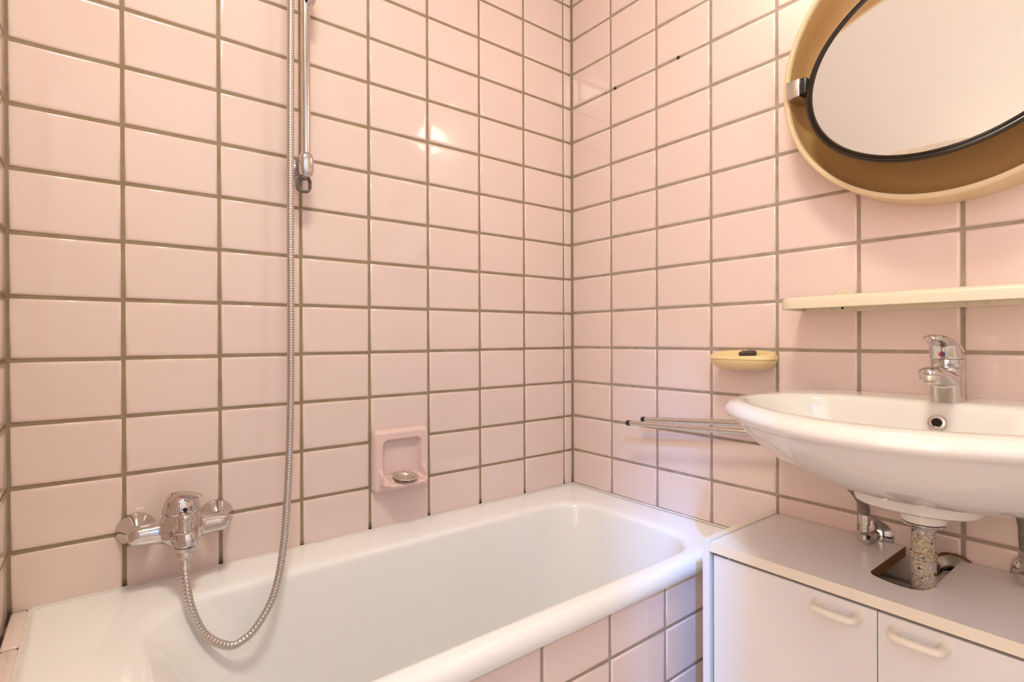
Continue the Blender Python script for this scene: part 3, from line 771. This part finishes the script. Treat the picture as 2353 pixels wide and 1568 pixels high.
# ------------------------------------------------------------------ waste pipe under the basin
wp = thing('waste_pipe', 'corroded chrome waste pipe dropping from the basin through the cabinet cut-out', 'pipe', (PXX, PYY, -5.2))
MB().lathe([(0.1, 0), (0.255, 0.0), (0.265, 0.015), (0.255, 0.035), (0.1, 0.04)], (PXX, PYY, -2.50), seg=40).build('flange', CHROME, wp)
MB().lathe([(0.1, 0), (0.148, 0), (0.148, 0.42), (0.165, 0.43), (0.165, 0.50), (0.1, 0.51)], (PXX, PYY, -2.99), seg=32).build('upper_tube', CORRODED, wp)
MB().lathe([(0.14, 0), (0.17, 0.01), (0.178, 0.03), (0.17, 0.05), (0.158, 0.055), (0.168, 0.075), (0.16, 0.10), (0.14, 0.105)], (PXX, PYY, -3.0), seg=36, cap0=False, cap1=False).build('collar', CORRODED, wp)
MB().lathe([(0.1, 0), (0.155, 0), (0.155, 1.05), (0.1, 1.05)], (PXX, PYY, -4.05), seg=32).build('lower_tube', CORRODED, wp)
MB().lathe([(0.1, 0), (0.3, 0.02), (0.36, 0.12), (0.36, 0.9), (0.3, 1.0), (0.2, 1.1), (0.1, 1.12)], (PXX, PYY, -5.1), seg=32).build('trap', CORRODED, wp)
MB().tube([(PXX, PYY, -4.5), (PXX + 0.2, PYY, -4.2), (-0.95, PYY, -3.85), (-0.6, PYY - 0.02, -3.70), (-0.25, PYY - 0.03, -3.66), (-0.01, PYY - 0.03, -3.66)], 0.15, 20).build('outlet_tube', CHROME, wp)
MB().lathe([(0.15, 0.0), (0.30, 0.0), (0.31, 0.02), (0.28, 0.07), (0.2, 0.12), (0.16, 0.16)], (-0.003, PYY - 0.03, -3.62), (-1, 0, 0), 36, False, False).build('rosette', CHROME_OLD, wp)
rp = [(-0.02, PYY - 0.03 + 0.31 * math.cos(a), -3.62 + 0.31 * math.sin(a)) for a in [PI * 0.1 + PI * 0.95 * k / 24 for k in range(25)]]
MB().tube(rp, [0.022 + random.uniform(-0.008, 0.012) for _ in rp], 8).build('rust_edge', RUST, wp)
tag(MB().lathe([(0.03, 0), (0.085, 0), (0.085, 0.08), (0.03, 0.09)], (-1.15, -9.19, -2.40), seg=8).build('fixing_bolt', CHROME_OLD, origin=(-1.15, -9.19, -2.40)), 'small dark metal nut under the basin foot right of the waste pipe', 'bolt')

# ------------------------------------------------------------------ supply valves and hoses
for yv, side, cut in ((-7.74, 'left', 'left of'), (-9.80, 'right', 'right of')):
    v = thing('angle_valve', 'chrome angle valve on the wall behind the cabinet, %s the waste pipe' % cut, 'valve', (0, yv, -3.2))
    MB().lathe([(0.05, 0), (0.27, 0), (0.275, 0.02), (0.24, 0.07), (0.15, 0.12), (0.1, 0.14)], (-0.004, yv - 0.02, -3.30), (-1, 0, 0), 36).build('rosette', CHROME, v)
    MB().tube([(-0.1, yv - 0.05, -3.27), (-0.5, yv, -3.27)], 0.085, 20).lathe([(0.05, 0), (0.12, 0.0), (0.12, 0.08), (0.07, 0.12), (0.05, 0.12)], (-0.5, yv, -3.25), seg=24).build('body', CHROME, v)
    s = thing('supply_hose', 'braided steel supply hose rising from the %s angle valve to the basin' % side, 'hose', (-0.5, yv, -3.12), 'braided hoses under the basin')
    MB().lathe([(0.05, 0), (0.075, 0), (0.075, 0.12), (0.095, 0.13), (0.095, 0.30), (0.08, 0.31), (0.05, 0.31)], (-0.5, yv, -3.14), seg=8).build('hose_nut', CHROME_OLD, s)
    dy = 0.37 if side == 'left' else 0.05
    pts = catmull([(-0.5, yv, -2.86), (-0.5, yv + 0.01, -2.70), (-0.52, yv + dy * 0.35, -2.48), (-0.56, yv + dy * 0.8, -2.30), (-0.6, yv + dy, -2.15), (-0.65, yv + dy * 1.1, -2.0)], 8)
    MB().tube(pts, 0.078, 14).build('braid', BRAID, s)

# ------------------------------------------------------------------ vanity cabinet
cb = thing('vanity_cabinet', 'white laminate vanity cabinet with two doors under the washbasin', 'cabinet', (0, -8.56, ZFL))
CF = -2.5; CY0, CY1 = -5.86, -11.22; CT = -3.35
MB().box(CF, -0.03, CY0 - 0.13, CY0, ZFL, CT).build('side_panel', LAMINATE, cb)
MB().box(CF, -0.03, CY1, CY1 + 0.13, ZFL, CT).build('side_panel', LAMINATE, cb)
for ya in (CY0 - 0.13, CY1): MB().box(CF, -0.03, ya + 0.002, ya + 0.128, CT, CT + 0.006).build('edge_band', EDGEB, cb)
# top with a cut-out for the pipe
TT = CT - 0.02; TB = TT - 0.165
ya, yb = CY0 - 0.135, CY1 + 0.135
cut = [(-0.03, -8.20), (-1.55, -8.20), (-1.66, -8.21), (-1.745, -8.26), (-1.80, -8.36), (-1.85, -8.52), (-1.87, -8.66), (-1.855, -8.80), (-1.78, -8.90), (-1.66, -8.955), (-1.5, -8.97), (-0.03, -8.97)]
pts = [(CF + 0.012, yb), (-0.03, yb)] + [(-0.03, -8.97)] + list(reversed(cut))[1:-1] + [(-0.03, -8.20), (-0.03, ya), (CF + 0.012, ya)]
MB().prism(pts, TB, TT).build('top_panel', LAMTOP, cb)
MB().box(CF, CF + 0.012, yb, ya, TB, TT).build('edge_band', EDGEB, cb)
ed = []
cr_ = catmull([(a, b_, 0) for a, b_ in cut], 3)
for p in cr_:
    ed.append(p)
vs_, fs_ = [], []
cxm = Vector((-0.9, -8.58, 0))
for i, p in enumerate(ed):
    q = p + (cxm - p).normalized() * 0.006
    vs_ += [(q.x, q.y, TB), (q.x, q.y, TT - 0.012)]
for i in range(len(ed) - 1): fs_.append((2 * i, 2 * i + 2, 2 * i + 3, 2 * i + 1))
o = MB().add(vs_, fs_, False).build('cut_edge', CHIP, cb)
sol = o.modifiers.new('solidify', 'SOLIDIFY'); sol.thickness = 0.01 * U; sol.offset = 0
MB().box(-0.06, -0.03, yb, ya, ZFL + 0.8, -5.6).build('back_panel', LAMINATE, cb)
MB().box(CF + 0.1, -0.05, yb, ya, ZFL + 0.8, ZFL + 0.95).build('bottom_panel', LAMINATE, cb)
MB().box(CF + 0.3, CF + 0.4, yb, ya, ZFL, ZFL + 0.8).build('plinth', LAMINATE, cb)
DT = TB - 0.06
for y0, y1, hy in ((-8.553, -6.05, -8.05), (-11.05, -8.565, -9.04)):
    dd = MB().box(CF + 0.04, CF + 0.20, y0, y1, ZFL + 0.85, DT, 0.006, 1).build('door', LAMINATE, cb)
    zH = -3.77
    hp_ = []
    for yy, xx in ((0.275, 0.0), (0.275, 0.12), (0.262, 0.18), (0.235, 0.215), (0.19, 0.23), (0.1, 0.237), (0, 0.24), (-0.1, 0.237), (-0.19, 0.23), (-0.235, 0.215), (-0.262, 0.18), (-0.275, 0.12), (-0.275, 0.0)):
        hp_.append((CF + 0.04 - xx, hy + yy, zH))
    hh = MB().tube(catmull(hp_, 4), 0.055, 16)
    for s in (1, -1): hh.lathe([(0.02, 0), (0.075, 0), (0.07, 0.03), (0.055, 0.06), (0.02, 0.06)], (CF + 0.04, hy + s * 0.275, zH), (-1, 0, 0), 20)
    hh.build('handle', HANDLE, dd)
MB().lathe([(0.01, 0), (0.03, 0), (0.035, 0.03), (0.02, 0.05), (0.01, 0.052)], (CF + 0.09, -6.32, DT - 0.002), seg=12).build('door_bumper', ALU, cb)

# ------------------------------------------------------------------ towel rail with two swivel arms
tr = thing('towel_rail', 'aluminium towel rail with two thin swivel arms sticking out left of the washbasin', 'towel rail', (0, -6.62, -1.6))
MB().box(-0.12, -0.005, -6.75, -6.45, -1.95, -1.25, 0.03).build('wall_plate', ALU, tr)
for a, bpt in (((-0.62, -2.55, -1.855), (-0.42, -6.35, -1.67)), ((-0.30, -2.76, -1.775), (-0.22, -6.35, -1.48))):
    A_, B_ = Vector(a), Vector(bpt); dn = (A_ - B_).normalized()
    rod = MB().tube([B_ + (Vector((-0.08, -6.6, bpt[2])) - B_), B_, A_ - dn * 0.10], 0.064, 18).build('arm', ALU, tr)
    MB().tube([A_ - dn * 0.12, A_ - dn * 0.02, A_], [0.069, 0.069, 0.05], 18).build('end_cap', BLACK, rod)

# ------------------------------------------------------------------ old wall plugs left in the right wall
for (y, z, lab, m_) in ((-1.33, 7.04, 'grey wall plug left in the joint nearest the corner of the right wall', ALU),
                        (-1.66, 7.0, 'small dark screw hole just right of the grey wall plug in the right wall', HOLE),
                        (-3.64, 7.0, 'small dark screw hole in the right wall joint left of the mirror', HOLE)):
    w = MB().lathe([(0.012, 0), (0.035, 0), (0.038, 0.02), (0.03, 0.03), (0.012, 0.03)], (0.016, y, z), (-1, 0, 0), 16)
    if m_ is ALU: w.lathe([(0.005, 0.03), (0.018, 0.03), (0.018, 0.034), (0.005, 0.034)], (0.016, y, z), (-1, 0, 0), 12).lathe([(0.012, 0), (0.03, 0), (0.03, 0.03), (0.012, 0.03)], (0.016, y - 0.06, z - 0.03), (-1, 0, 0), 12)
    tag(w.build('wall_plug' if m_ is ALU else 'screw_hole', m_, origin=(0, y, z)), lab, 'wall plug' if m_ is ALU else 'screw hole')

for o in bpy.data.objects:
    if '_o' in o: del o['_o']
